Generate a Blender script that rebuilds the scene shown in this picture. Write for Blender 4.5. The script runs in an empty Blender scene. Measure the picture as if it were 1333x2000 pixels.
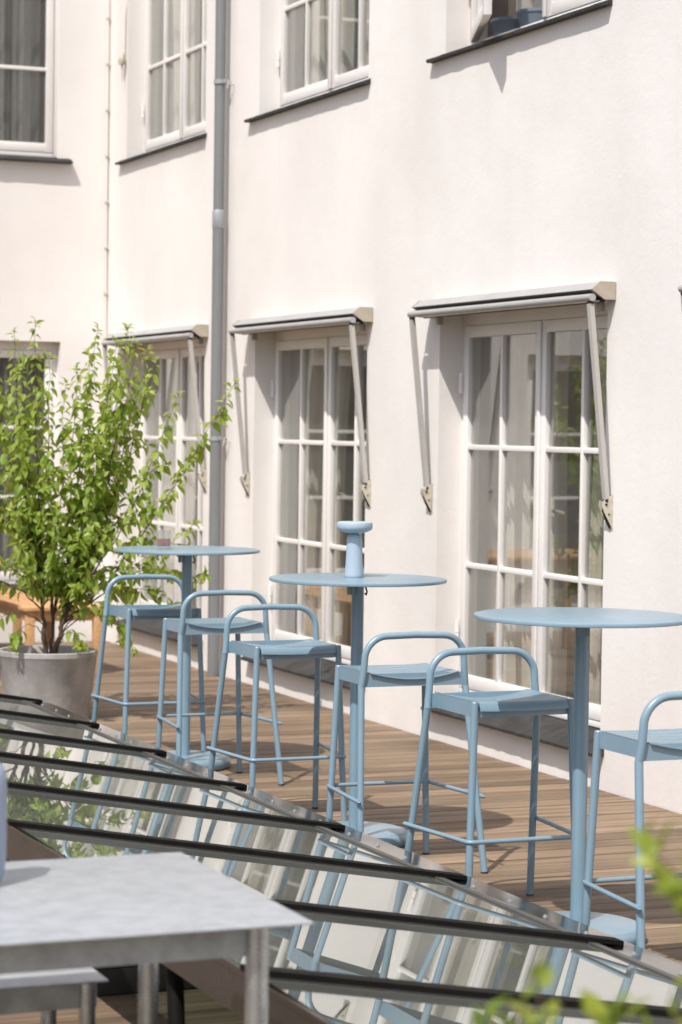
import bpy, bmesh, math, random
from mathutils import Vector, Matrix
R_ = math.radians
random.seed(7)
C = bpy.context.scene
COL = C.collection

# ---------------------------------------------------------------- camera, sky, sun, exposure
CAM_H, YAW, PITCH, ROLL = 1.64, R_(22.24), R_(1.987), R_(0.791)
Fv = Vector((math.sin(YAW) * math.cos(PITCH), math.cos(YAW) * math.cos(PITCH), -math.sin(PITCH)))
Rv = Vector((math.cos(YAW), -math.sin(YAW), 0)); Uv = Rv.cross(Fv)
R2 = math.cos(ROLL) * Rv + math.sin(ROLL) * Uv
U2 = -math.sin(ROLL) * Rv + math.cos(ROLL) * Uv
cd = bpy.data.cameras.new('camera'); cam = bpy.data.objects.new('camera', cd); COL.objects.link(cam)
cam.matrix_world = Matrix(((R2.x, U2.x, -Fv.x, 0), (R2.y, U2.y, -Fv.y, 0), (R2.z, U2.z, -Fv.z, CAM_H), (0, 0, 0, 1)))
cd.sensor_fit = 'VERTICAL'; cd.sensor_height = 36; cd.sensor_width = 24; cd.lens = 85
cd.clip_start = 0.05; cd.clip_end = 2000
cd.dof.use_dof = True; cd.dof.focus_distance = 8.6; cd.dof.aperture_fstop = 5.0
C.camera = cam
SUN_AZ, SUN_EL = R_(40.5), R_(56)
sdir = Vector((math.cos(SUN_AZ) * math.cos(SUN_EL), math.sin(SUN_AZ) * math.cos(SUN_EL), -math.sin(SUN_EL)))
W = bpy.data.worlds.new('World'); C.world = W; W.use_nodes = True
nt = W.node_tree; nt.nodes.clear()
sky = nt.nodes.new('ShaderNodeTexSky'); sky.sky_type = 'NISHITA'; sky.sun_disc = False
sky.sun_elevation = SUN_EL; sky.sun_rotation = math.atan2(-sdir.x, -sdir.y)
sky.air_density = 1.0; sky.dust_density = 2.5; sky.ozone_density = 0.6
bg = nt.nodes.new('ShaderNodeBackground'); bg.inputs['Strength'].default_value = 0.125
out = nt.nodes.new('ShaderNodeOutputWorld')
nt.links.new(sky.outputs[0], bg.inputs[0]); nt.links.new(bg.outputs[0], out.inputs[0])
sd = bpy.data.lights.new('sun', 'SUN'); sd.energy = 4.0; sd.angle = R_(0.53); sd.color = (1, .96, .905)
sun = bpy.data.objects.new('sun', sd); COL.objects.link(sun)
sun.rotation_euler = sdir.to_track_quat('-Z', 'Y').to_euler(); sun.location = (0, 0, 12)
C.view_settings.view_transform = 'Standard'; C.view_settings.look = 'None'
C.view_settings.exposure = 0.23; C.view_settings.gamma = 1; C.view_settings.use_curve_mapping = False
C.cycles.use_denoising = True
C.cycles.max_bounces = 10; C.cycles.glossy_bounces = 5; C.cycles.transparent_max_bounces = 16
C.cycles.caustics_reflective = False; C.cycles.caustics_refractive = False

# ---------------------------------------------------------------- helpers
class MB:
    """collects shapes; build() links them as ONE mesh object"""
    def __init__(s, tf=None):
        s.bm = bmesh.new(); s.tf = tf
    def box(s, x0, x1, y0, y1, z0, z1, bev=0):
        vs = [s.bm.verts.new((x, y, z)) for x in (x0, x1) for y in (y0, y1) for z in (z0, z1)]
        fs = [s.bm.faces.new([vs[i] for i in q]) for q in ((0, 1, 3, 2), (4, 6, 7, 5), (0, 4, 5, 1), (2, 3, 7, 6), (0, 2, 6, 4), (1, 5, 7, 3))]
        if bev:
            es = list({e for f in fs for e in f.edges})
            bmesh.ops.bevel(s.bm, geom=es, offset=bev, segments=2, affect='EDGES', profile=.5)
        return s
    def tube(s, pts, r, seg=14, caps=True):
        pts = [Vector(p) for p in pts]; n = len(pts)
        rs = r if isinstance(r, (list, tuple)) else [r] * n
        t = [(pts[min(i + 1, n - 1)] - pts[max(i - 1, 0)]).normalized() for i in range(n)]
        up = Vector((0, 0, 1)) if abs(t[0].z) < .9 else Vector((1, 0, 0))
        nrm = t[0].cross(up).normalized(); rings = []
        for i in range(n):
            nrm = (nrm - t[i] * nrm.dot(t[i])).normalized(); b = t[i].cross(nrm)
            k = 1.0
            if 0 < i < n - 1:
                a = (pts[i] - pts[i - 1]).normalized(); k = 1 / max(.5, a.dot(t[i]))
            rings.append([s.bm.verts.new(pts[i] + (nrm * math.cos(2 * math.pi * j / seg) + b * math.sin(2 * math.pi * j / seg)) * rs[i]) for j in range(seg)])
        for i in range(n - 1):
            for j in range(seg):
                s.bm.faces.new((rings[i][j], rings[i][(j + 1) % seg], rings[i + 1][(j + 1) % seg], rings[i + 1][j]))
        if caps:
            s.bm.faces.new(rings[0][::-1]); s.bm.faces.new(rings[-1])
        return s
    def lathe(s, prof, c=(0, 0, 0), seg=48):
        rings = []
        for r, z in prof:
            if r < 1e-6: rings.append([s.bm.verts.new((c[0], c[1], c[2] + z))])
            else: rings.append([s.bm.verts.new((c[0] + r * math.cos(2 * math.pi * j / seg), c[1] + r * math.sin(2 * math.pi * j / seg), c[2] + z)) for j in range(seg)])
        for a, b in zip(rings, rings[1:]):
            for j in range(seg):
                k = (j + 1) % seg
                if len(a) == 1 and len(b) == 1: continue
                if len(a) == 1: s.bm.faces.new((a[0], b[j], b[k]))
                elif len(b) == 1: s.bm.faces.new((a[j], a[k], b[0]))
                else: s.bm.faces.new((a[j], a[k], b[k], b[j]))
        return s
    def prism(s, poly, vec):
        vec = Vector(vec); a = [s.bm.verts.new(p) for p in poly]; b = [s.bm.verts.new(Vector(p) + vec) for p in poly]
        n = len(a); s.bm.faces.new(a); s.bm.faces.new(b[::-1])
        for i in range(n): s.bm.faces.new((a[i], b[i], b[(i + 1) % n], a[(i + 1) % n]))
        return s
    def quad(s, *p):
        s.bm.faces.new([s.bm.verts.new(q) for q in p]); return s
    def grid(s, fn, nu, nv):
        vs = [[s.bm.verts.new(fn(i / nu, j / nv)) for j in range(nv + 1)] for i in range(nu + 1)]
        for i in range(nu):
            for j in range(nv): s.bm.faces.new((vs[i][j], vs[i + 1][j], vs[i + 1][j + 1], vs[i][j + 1]))
        return s
    def build(s, name, mat, parent=None, sharp=35, recalc=True):
        if s.tf:
            for v in s.bm.verts: v.co = Vector(s.tf(*v.co))
        if recalc: bmesh.ops.recalc_face_normals(s.bm, faces=s.bm.faces[:])
        me = bpy.data.meshes.new(name); s.bm.to_mesh(me); s.bm.free()
        for pg in me.polygons: pg.use_smooth = True
        me.set_sharp_from_angle(angle=R_(sharp))
        o = bpy.data.objects.new(name, me); COL.objects.link(o)
        if mat: me.materials.append(mat)
        if parent: o.parent = parent
        return o

def tag(o, label=None, cat=None, group=None, kind=None):
    if label: o['label'] = label
    if cat: o['category'] = cat
    if group: o['group'] = group
    if kind: o['kind'] = kind
    return o
def thing(name, label, cat, loc=(0, 0, 0), rz=0, group=None):
    o = bpy.data.objects.new(name, None); COL.objects.link(o); o.empty_display_size = .1
    o.location = loc; o.rotation_euler = (0, 0, rz)
    return tag(o, label, cat, group)
def copy_tree(o, parent=None):
    c = o.copy(); COL.objects.link(c); c.parent = parent
    for ch in list(o.children): copy_tree(ch, c)
    return c

# ---------------------------------------------------------------- materials
def mat(name, col, rough=.5, metal=0.0, spec=.5, noise=0.0, nscale=8, bump=0.0, bscale=60, coat=0, stretch=(1, 1, 1), col2=None):
    m = bpy.data.materials.new(name); m.use_nodes = True; n = m.node_tree.nodes; l = m.node_tree.links
    p = n['Principled BSDF']
    p.inputs['Base Color'].default_value = (*col, 1); p.inputs['Roughness'].default_value = rough
    p.inputs['Metallic'].default_value = metal; p.inputs['Specular IOR Level'].default_value = spec
    if coat: p.inputs['Coat Weight'].default_value = coat
    tc = n.new('ShaderNodeTexCoord'); mp = n.new('ShaderNodeMapping'); mp.inputs['Scale'].default_value = stretch
    l.new(tc.outputs['Object'], mp.inputs['Vector'])
    if noise or col2:
        tx = n.new('ShaderNodeTexNoise'); tx.inputs['Scale'].default_value = nscale; tx.inputs['Detail'].default_value = 6
        tx.inputs['Roughness'].default_value = .6
        l.new(mp.outputs[0], tx.inputs['Vector'])
        mx = n.new('ShaderNodeMix'); mx.data_type = 'RGBA'
        c2 = col2 if col2 else tuple(max(0, c * (1 - noise)) for c in col)
        c1 = col if col2 else tuple(min(1, c * (1 + noise)) for c in col)
        mx.inputs[6].default_value = (*c1, 1); mx.inputs[7].default_value = (*c2, 1)
        rp = n.new('ShaderNodeValToRGB'); rp.color_ramp.elements[0].position = .32; rp.color_ramp.elements[1].position = .68
        l.new(tx.outputs['Fac'], rp.inputs[0]); l.new(rp.outputs[0], mx.inputs[0]); l.new(mx.outputs[2], p.inputs['Base Color'])
        mr = n.new('ShaderNodeMapRange'); mr.inputs[3].default_value = max(.02, rough - .06); mr.inputs[4].default_value = min(1, rough + .08)
        l.new(tx.outputs['Fac'], mr.inputs[0]); l.new(mr.outputs[0], p.inputs['Roughness'])
    if bump:
        tb = n.new('ShaderNodeTexNoise'); tb.inputs['Scale'].default_value = bscale; tb.inputs['Detail'].default_value = 5
        l.new(mp.outputs[0], tb.inputs['Vector'])
        b = n.new('ShaderNodeBump'); b.inputs['Strength'].default_value = bump; b.inputs['Distance'].default_value = .01
        l.new(tb.outputs['Fac'], b.inputs['Height']); l.new(b.outputs[0], p.inputs['Normal'])
    return m

def plaster_mat():
    m = mat('plaster', (.80, .745, .705), .85, spec=.25); n = m.node_tree.nodes; l = m.node_tree.links; p = n['Principled BSDF']
    tc = n.new('ShaderNodeTexCoord')
    big = n.new('ShaderNodeTexNoise'); big.inputs['Scale'].default_value = .9; big.inputs['Detail'].default_value = 4
    l.new(tc.outputs['Object'], big.inputs['Vector'])
    mp = n.new('ShaderNodeMapping'); mp.inputs['Scale'].default_value = (3, 3, .5)
    l.new(tc.outputs['Object'], mp.inputs['Vector'])
    st = n.new('ShaderNodeTexNoise'); st.inputs['Scale'].default_value = 1.3; st.inputs['Detail'].default_value = 5
    l.new(mp.outputs[0], st.inputs['Vector'])
    mx = n.new('ShaderNodeMix'); mx.data_type = 'RGBA'; mx.inputs[6].default_value = (.82, .792, .764, 1); mx.inputs[7].default_value = (.75, .718, .691, 1)
    rp = n.new('ShaderNodeValToRGB'); rp.color_ramp.elements[0].position = .35; rp.color_ramp.elements[1].position = .65
    l.new(big.outputs['Fac'], rp.inputs[0]); l.new(rp.outputs[0], mx.inputs[0])
    mx2 = n.new('ShaderNodeMix'); mx2.data_type = 'RGBA'; mx2.blend_type = 'MULTIPLY'
    rp2 = n.new('ShaderNodeValToRGB'); rp2.color_ramp.elements[0].position = .5; rp2.color_ramp.elements[1].position = .8
    rp2.color_ramp.elements[0].color = (1, 1, 1, 1); rp2.color_ramp.elements[1].color = (.965, .955, .945, 1)
    l.new(st.outputs['Fac'], rp2.inputs[0]); mx2.inputs[0].default_value = 1
    l.new(mx.outputs[2], mx2.inputs[6]); l.new(rp2.outputs[0], mx2.inputs[7]); l.new(mx2.outputs[2], p.inputs['Base Color'])
    b1 = n.new('ShaderNodeTexNoise'); b1.inputs['Scale'].default_value = 4; b1.inputs['Detail'].default_value = 9; b1.inputs['Roughness'].default_value = .62
    l.new(tc.outputs['Object'], b1.inputs['Vector'])
    bp = n.new('ShaderNodeBump'); bp.inputs['Strength'].default_value = .2; bp.inputs['Distance'].default_value = .02
    l.new(b1.outputs['Fac'], bp.inputs['Height'])
    # trowel cracks and chips
    vo = n.new('ShaderNodeTexNoise'); vo.inputs['Scale'].default_value = 45; vo.inputs['Detail'].default_value = 3
    l.new(tc.outputs['Object'], vo.inputs['Vector'])
    bp2 = n.new('ShaderNodeBump'); bp2.inputs['Strength'].default_value = .07; bp2.inputs['Distance'].default_value = .01
    l.new(vo.outputs['Fac'], bp2.inputs['Height']); l.new(bp.outputs[0], bp2.inputs['Normal']); hl = n.new('ShaderNodeTexNoise'); hl.inputs['Scale'].default_value = 2.1; hl.inputs['Detail'].default_value = 9; hl.inputs['Distortion'].default_value = 1.6
    l.new(tc.outputs['Object'], hl.inputs['Vector'])
    r3 = n.new('ShaderNodeValToRGB'); e = r3.color_ramp.elements; e[0].position = .488; e[1].position = .512; e[0].color = e[1].color = (0, 0, 0, 1)
    k = e.new(.5); k.color = (1, 1, 1, 1); l.new(hl.outputs['Fac'], r3.inputs[0])
    mk = n.new('ShaderNodeTexNoise'); mk.inputs['Scale'].default_value = 1.4; mk.inputs['Detail'].default_value = 2; l.new(tc.outputs['Object'], mk.inputs['Vector'])
    r4 = n.new('ShaderNodeValToRGB'); r4.color_ramp.elements[0].position = .52; r4.color_ramp.elements[1].position = .62; l.new(mk.outputs['Fac'], r4.inputs[0])
    mm = n.new('ShaderNodeMath'); mm.operation = 'MULTIPLY'; l.new(r3.outputs[0], mm.inputs[0]); l.new(r4.outputs[0], mm.inputs[1])
    bp3 = n.new('ShaderNodeBump'); bp3.inputs['Strength'].default_value = .07; bp3.inputs['Distance'].default_value = .008; bp3.invert = True
    l.new(mm.outputs[0], bp3.inputs['Height']); l.new(bp2.outputs[0], bp3.inputs['Normal']); l.new(bp3.outputs[0], p.inputs['Normal'])
    return m

def glass_mat(name, layers, tint, rough=0.0, wav=0.0, dust=0.0):
    m = bpy.data.materials.new(name); m.use_nodes = True; n = m.node_tree.nodes; l = m.node_tree.links; n.clear()
    o = n.new('ShaderNodeOutputMaterial'); mx = n.new('ShaderNodeMixShader')
    tr = n.new('ShaderNodeBsdfTransparent'); tr.inputs[0].default_value = (*tint, 1)
    gl = n.new('ShaderNodeBsdfGlossy'); gl.inputs['Roughness'].default_value = rough; gl.inputs[0].default_value = (.955, .985, .98, 1)
    lw = n.new('ShaderNodeFresnel')
    ge = n.new('ShaderNodeNewGeometry'); ir = n.new('ShaderNodeMapRange'); ir.inputs[3].default_value = 1.5; ir.inputs[4].default_value = 1 / 1.5
    l.new(ge.outputs['Backfacing'], ir.inputs[0]); l.new(ir.outputs[0], lw.inputs[0])
    # stack of panes: R = nF / (1 + (n-1)F); the facing side is taken with its own sign removed
    a = n.new('ShaderNodeMath'); a.operation = 'MULTIPLY'; a.inputs[1].default_value = layers
    b = n.new('ShaderNodeMath'); b.operation = 'MULTIPLY_ADD'; b.inputs[1].default_value = layers - 1; b.inputs[2].default_value = 1
    d = n.new('ShaderNodeMath'); d.operation = 'DIVIDE'
    l.new(lw.outputs[0], a.inputs[0]); l.new(lw.outputs[0], b.inputs[0]); l.new(a.outputs[0], d.inputs[0]); l.new(b.outputs[0], d.inputs[1])
    if wav:
        tc = n.new('ShaderNodeTexCoord'); tx = n.new('ShaderNodeTexNoise'); tx.inputs['Scale'].default_value = 1.6; tx.inputs['Detail'].default_value = 1
        l.new(tc.outputs['Object'], tx.inputs['Vector'])
        bp = n.new('ShaderNodeBump'); bp.inputs['Strength'].default_value = wav; bp.inputs['Distance'].default_value = .01
        l.new(tx.outputs['Fac'], bp.inputs['Height']); l.new(bp.outputs[0], gl.inputs['Normal'])
    l.new(d.outputs[0], mx.inputs[0]); l.new(tr.outputs[0], mx.inputs[1]); l.new(gl.outputs[0], mx.inputs[2])
    if dust:
        df = n.new('ShaderNodeBsdfDiffuse'); df.inputs[0].default_value = (.42, .43, .39, 1); m2 = n.new('ShaderNodeMixShader'); m2.inputs[0].default_value = dust
        tcd = n.new('ShaderNodeTexCoord'); txd = n.new('ShaderNodeTexNoise'); txd.inputs['Scale'].default_value = 2.5; txd.inputs['Detail'].default_value = 5
        mr = n.new('ShaderNodeMapRange'); mr.inputs[3].default_value = dust * .4; mr.inputs[4].default_value = dust * 1.6
        l.new(tcd.outputs['Object'], txd.inputs['Vector']); l.new(txd.outputs['Fac'], mr.inputs[0]); l.new(mr.outputs[0], m2.inputs[0])
        l.new(mx.outputs[0], m2.inputs[1]); l.new(df.outputs[0], m2.inputs[2]); l.new(m2.outputs[0], o.inputs[0])
    else: l.new(mx.outputs[0], o.inputs[0])
    return m

def leaf_mat(name, c1, c2, tr):
    m = bpy.data.materials.new(name); m.use_nodes = True; n = m.node_tree.nodes; l = m.node_tree.links
    p = n['Principled BSDF']; o = n['Material Output']; p.inputs['Roughness'].default_value = .42
    ge = n.new('ShaderNodeNewGeometry'); mx = n.new('ShaderNodeMix'); mx.data_type = 'RGBA'
    mx.inputs[6].default_value = (*c1, 1); mx.inputs[7].default_value = (*c2, 1)
    l.new(ge.outputs['Random Per Island'], mx.inputs[0]); l.new(mx.outputs[2], p.inputs['Base Color'])
    t = n.new('ShaderNodeBsdfTranslucent'); hs = n.new('ShaderNodeHueSaturation'); hs.inputs['Value'].default_value = 1.5; hs.inputs['Hue'].default_value = .485
    l.new(mx.outputs[2], hs.inputs['Color']); l.new(hs.outputs[0], t.inputs[0])
    ms = n.new('ShaderNodeMixShader'); ms.inputs[0].default_value = tr
    l.new(p.outputs[0], ms.inputs[1]); l.new(t.outputs[0], ms.inputs[2]); l.new(ms.outputs[0], o.inputs[0])
    return m

def wood_deck_mat(name, ca, cb, axis=0):
    m = bpy.data.materials.new(name); m.use_nodes = True; n = m.node_tree.nodes; l = m.node_tree.links
    p = n['Principled BSDF']; p.inputs['Roughness'].default_value = .62; p.inputs['Specular IOR Level'].default_value = .35
    tc = n.new('ShaderNodeTexCoord'); mp = n.new('ShaderNodeMapping')
    ge = n.new('ShaderNodeNewGeometry')
    sc = [26, 26, 26]; sc[axis] = 1.3; mp.inputs['Scale'].default_value = sc
    cb_ = n.new('ShaderNodeCombineXYZ'); ml = n.new('ShaderNodeMath'); ml.operation = 'MULTIPLY'; ml.inputs[1].default_value = 50
    l.new(ge.outputs['Random Per Island'], ml.inputs[0]); l.new(ml.outputs[0], cb_.inputs[2])
    va = n.new('ShaderNodeVectorMath'); va.operation = 'ADD'
    l.new(tc.outputs['Object'], va.inputs[0]); l.new(cb_.outputs[0], va.inputs[1]); l.new(va.outputs[0], mp.inputs[0])
    tx = n.new('ShaderNodeTexNoise'); tx.inputs['Scale'].default_value = 1; tx.inputs['Detail'].default_value = 8; tx.inputs['Roughness'].default_value = .65
    l.new(mp.outputs[0], tx.inputs['Vector'])
    rp = n.new('ShaderNodeValToRGB'); rp.color_ramp.elements[0].position = .3; rp.color_ramp.elements[1].position = .7
    rp.color_ramp.elements[0].color = (*cb, 1); rp.color_ramp.elements[1].color = (*ca, 1)
    l.new(tx.outputs['Fac'], rp.inputs[0])
    hv = n.new('ShaderNodeHueSaturation'); mr = n.new('ShaderNodeMapRange'); mr.inputs[3].default_value = .72; mr.inputs[4].default_value = 1.25
    l.new(ge.outputs['Random Per Island'], mr.inputs[0]); l.new(mr.outputs[0], hv.inputs['Value']); l.new(rp.outputs[0], hv.inputs['Color'])
    # large soft weathering patches
    t2 = n.new('ShaderNodeTexNoise'); t2.inputs['Scale'].default_value = 1.1; t2.inputs['Detail'].default_value = 3
    l.new(tc.outputs['Object'], t2.inputs['Vector'])
    mx = n.new('ShaderNodeMix'); mx.data_type = 'RGBA'; mx.blend_type = 'MULTIPLY'; mx.inputs[0].default_value = 1
    r2 = n.new('ShaderNodeValToRGB'); r2.color_ramp.elements[0].position = .35; r2.color_ramp.elements[1].position = .62
    r2.color_ramp.elements[0].color = (.72, .70, .68, 1); r2.color_ramp.elements[1].color = (1.0, 1.0, 1.0, 1)
    l.new(t2.outputs['Fac'], r2.inputs[0]); l.new(hv.outputs[0], mx.inputs[6]); l.new(r2.outputs[0], mx.inputs[7]); l.new(mx.outputs[2], p.inputs['Base Color'])
    b = n.new('ShaderNodeBump'); b.inputs['Strength'].default_value = .35; b.inputs['Distance'].default_value = .004
    l.new(tx.outputs['Fac'], b.inputs['Height']); l.new(b.outputs[0], p.inputs['Normal'])
    return m

M = dict(
    plaster=plaster_mat(),
    blue=mat('blue_powder_coat', (.193, .294, .367), .34, noise=.035, nscale=14, bump=.03, bscale=400),
    blue_dark=mat('dark_foot_plastic', (.03, .04, .05), .6),
    white=mat('white_paint', (.80, .775, .75), .5, noise=.03, nscale=5, bump=.08, bscale=30),
    grey_paint=mat('grey_awning_paint', (.365, .362, .355), .45, noise=.06, nscale=6),
    cap=mat('aged_beige_metal', (.40, .35, .28), .6, noise=.16, nscale=14),
    arm=mat('awning_arm_metal', (.46, .44, .41), .5, noise=.05, nscale=9),
    bracket=mat('aged_cream_metal', (.50, .46, .37), .6, noise=.18, nscale=30),
    gap=mat('black_fittings_slot_shade', (.012, .011, .010), .7, noise=.3, nscale=40),  # black fittings, and the shade coloured in under the awning cassette
    slate=mat('slate', (.028, .027, .027), .62, spec=.12, noise=.3, nscale=9, bump=.4, bscale=20, col2=(.062, .059, .058)),
    zinc=mat('zinc_pipe', (.215, .228, .232), .5, metal=.3, noise=.12, nscale=3, stretch=(1, 1, .25)),
    zinc_light=mat('zinc_sleeve', (.38, .40, .42), .42, metal=.4, noise=.1, nscale=8),
    interior=mat('dim_interior', (.46, .415, .375), .9, noise=.2, nscale=2),
    curtain=mat('sheer_curtain', (.78, .735, .68), .9, noise=.05, nscale=30),
    curtain_grey=mat('grey_curtain', (.15, .15, .16), .9, noise=.08, nscale=20),
    glass=glass_mat('window_glass', 1.9, (.95, .945, .925), wav=.035, dust=.055),
    skyglass=glass_mat('skylight_glass', 3.0, (.60, .66, .63), wav=.003, dust=.11),
    tumbler=glass_mat('tumbler_glass', 2.2, (.96, .97, .97), dust=.03),
    pink=glass_mat('pink_drink', 1.0, (.86, .56, .58), dust=0),
    deck=wood_deck_mat('deck_wood', (.35, .252, .168), (.135, .095, .064)),
    bar_black=mat('black_glazing_cap', (.008, .007, .006), .6, spec=.12, noise=.2, nscale=20),
    bar_grey=mat('glazing_bar_metal', (.115, .108, .10), .45, metal=.3, noise=.1, nscale=12),
    steel=mat('brushed_steel', (.255, .235, .22), .10, metal=1, noise=.12, nscale=5, stretch=(1, .3, 1)),
    bronze=mat('weathered_brown_metal', (.115, .098, .088), .32, metal=.85, noise=.18, nscale=4),
    fascia=mat('brown_steel_fascia', (.10, .098, .097), .28, metal=.75, noise=.15, nscale=3),
    darkwood=mat('dark_boards', (.03, .026, .023), .7, noise=.3, nscale=10),
    galv=mat('galvanised_steel', (.45, .475, .50), .42, metal=.4, noise=.13, nscale=22, bump=.05, bscale=40),
    galv_leg=mat('galvanised_tube', (.50, .53, .55), .27, metal=.85, noise=.12, nscale=30),
    galv_side=mat('galvanised_apron', (.43, .455, .45), .5, metal=.4, noise=.22, nscale=16),
    lilac=mat('lilac_glaze', (.29, .35, .475), .4, noise=.03, nscale=10),
    lampblue=mat('pale_blue_plastic', (.36, .45, .535), .38, noise=.02, nscale=12),
    concrete=mat('concrete_pot', (.375, .36, .35), .8, noise=.26, nscale=6, bump=.15, bscale=35),
    soil=mat('potting_soil', (.03, .022, .016), .95, noise=.4, nscale=40, bump=.8, bscale=60),
    bark=mat('shrub_bark', (.10, .065, .045), .8, noise=.3, nscale=30),
    twig=mat('young_twig', (.13, .10, .05), .7, noise=.2, nscale=30),
    leaf=leaf_mat('shrub_leaf', (.185, .30, .035), (.40, .48, .10), .52),
    leaf_near=leaf_mat('glossy_leaf', (.14, .23, .02), (.36, .42, .06), .45),
    oak=mat('oiled_hardwood', (.55, .32, .15), .5, noise=.2, nscale=9, stretch=(8, .8, 8)),
    ground=mat('dark_ground', (.04, .037, .034), .95, noise=.3, nscale=4),
    bluepot=mat('blue_grey_planter', (.16, .20, .26), .5, noise=.05, nscale=10),
    brass=mat('brown_wood_edge', (.22, .11, .06), .6, noise=.2, nscale=12),
    cable=mat('white_cable', (.70, .66, .60), .6),
)

def vary(m, lo, hi, coat=.35):
    n = m.node_tree.nodes; l = m.node_tree.links; p = n['Principled BSDF']
    src = p.inputs['Base Color'].links[0].from_socket
    oi = n.new('ShaderNodeObjectInfo'); mr = n.new('ShaderNodeMapRange'); mr.inputs[3].default_value = lo; mr.inputs[4].default_value = hi
    hv = n.new('ShaderNodeHueSaturation'); l.new(oi.outputs['Random'], mr.inputs[0]); l.new(mr.outputs[0], hv.inputs['Value']); l.new(src, hv.inputs['Color']); l.new(hv.outputs[0], p.inputs['Base Color'])
    p.inputs['Coat Weight'].default_value = coat; p.inputs['Coat Roughness'].default_value = .28
vary(M['blue'], .955, 1.045)
# ---------------------------------------------------------------- ground and decks
g = MB(); g.quad((-200, -200, -.4), (200, -200, -.4), (200, 200, -.4), (-200, 200, -.4)); tag(g.build('ground', M['ground']), kind='structure')
def boards(name, x0, x1, y0, y1, skip=None):
    m = MB(); y = y0; k = 0
    while y < y1 - .05:
        dz = random.uniform(-.0012, .0012); e = min(y + .1345, y1)
        a, b = (x0, x1) if not skip or not (skip[2] < y < skip[3]) else (x0, skip[0])
        m.box(a, b, y, e, -.028 + dz, dz, .0025)
        if skip and skip[2] < y < skip[3] and skip[1] < x1: m.box(skip[1], x1, y, e, -.028 + dz, dz, .0025)
        y += .1445
    return tag(m.build(name, M['deck']), kind='structure')
boards('deck', 3.30, 5.295, -2, 17.69)
boards('terrace', -7, 3.29, -3, 17.69, skip=(2.45, 3.29, 2.7, 12.15))

# ---------------------------------------------------------------- buildings
WX, WY = 5.3, 17.7
def face_with_holes(tf, u0, u1, z0, z1, holes, depth, extra=()):
    """plastered skin with openings and their reveals"""
    m = MB(tf)
    us = sorted({u0, u1, *[h[0] for h in holes], *[h[1] for h in holes]})
    zs = sorted({z0, z1, *[h[2] for h in holes], *[h[3] for h in holes]})
    for a, b in zip(us, us[1:]):
        for c, d in zip(zs, zs[1:]):
            if any(h[0] <= a + 1e-4 and b <= h[1] + 1e-4 and h[2] <= c + 1e-4 and d <= h[3] + 1e-4 for h in holes): continue
            m.quad((a, 0, c), (b, 0, c), (b, 0, d), (a, 0, d))
    for a, b, c, d in holes:
        m.quad((a, 0, c), (a, depth, c), (a, depth, d), (a, 0, d)); m.quad((b, 0, c), (b, depth, c), (b, depth, d), (b, 0, d))
        m.quad((a, 0, c), (b, 0, c), (b, depth, c), (a, depth, c)); m.quad((a, 0, d), (b, 0, d), (b, depth, d), (a, depth, d))
    return m

def casement(m, gm, u0, u1, z0, z1, d, cols, rows_z, st=.055, top=.06, bot=.07, bar=.028):
    """frame + glazing bars into m, glass into gm. d = front plane, 4 cm thick"""
    e = d + .042; bv = .004
    m.box(u0, u0 + st, d, e, z0, z1, bv); m.box(u1 - st, u1, d, e, z0, z1, bv)
    m.box(u0 + st - .001, u1 - st + .001, d + .001, e - .001, z0, z0 + bot, bv); m.box(u0 + st - .001, u1 - st + .001, d + .001, e - .001, z1 - top, z1, bv)
    for z in rows_z: m.box(u0 + st - .003, u1 - st + .003, d + .004, e - .006, z - bar / 2, z + bar / 2, .004)
    for k in range(1, cols):
        u = u0 + st + (u1 - u0 - 2 * st) * k / cols
        m.box(u - bar / 2, u + bar / 2, d + .0025, e - .004, z0 + bot - .004, z1 - top + .004, .004)
    gm.box(u0 + st - .006, u1 - st + .006, d + .024, d + .028, z0 + bot - .006, z1 - top + .006)

def rot_about(u0, d0, ang):
    c, s = math.cos(ang), math.sin(ang)
    return lambda u, d, z: (u0 + (u - u0) * c - (d - d0) * s, d0 + (u - u0) * s + (d - d0) * c, z)
def comp(f, g): return lambda *p: f(*g(*p))

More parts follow.
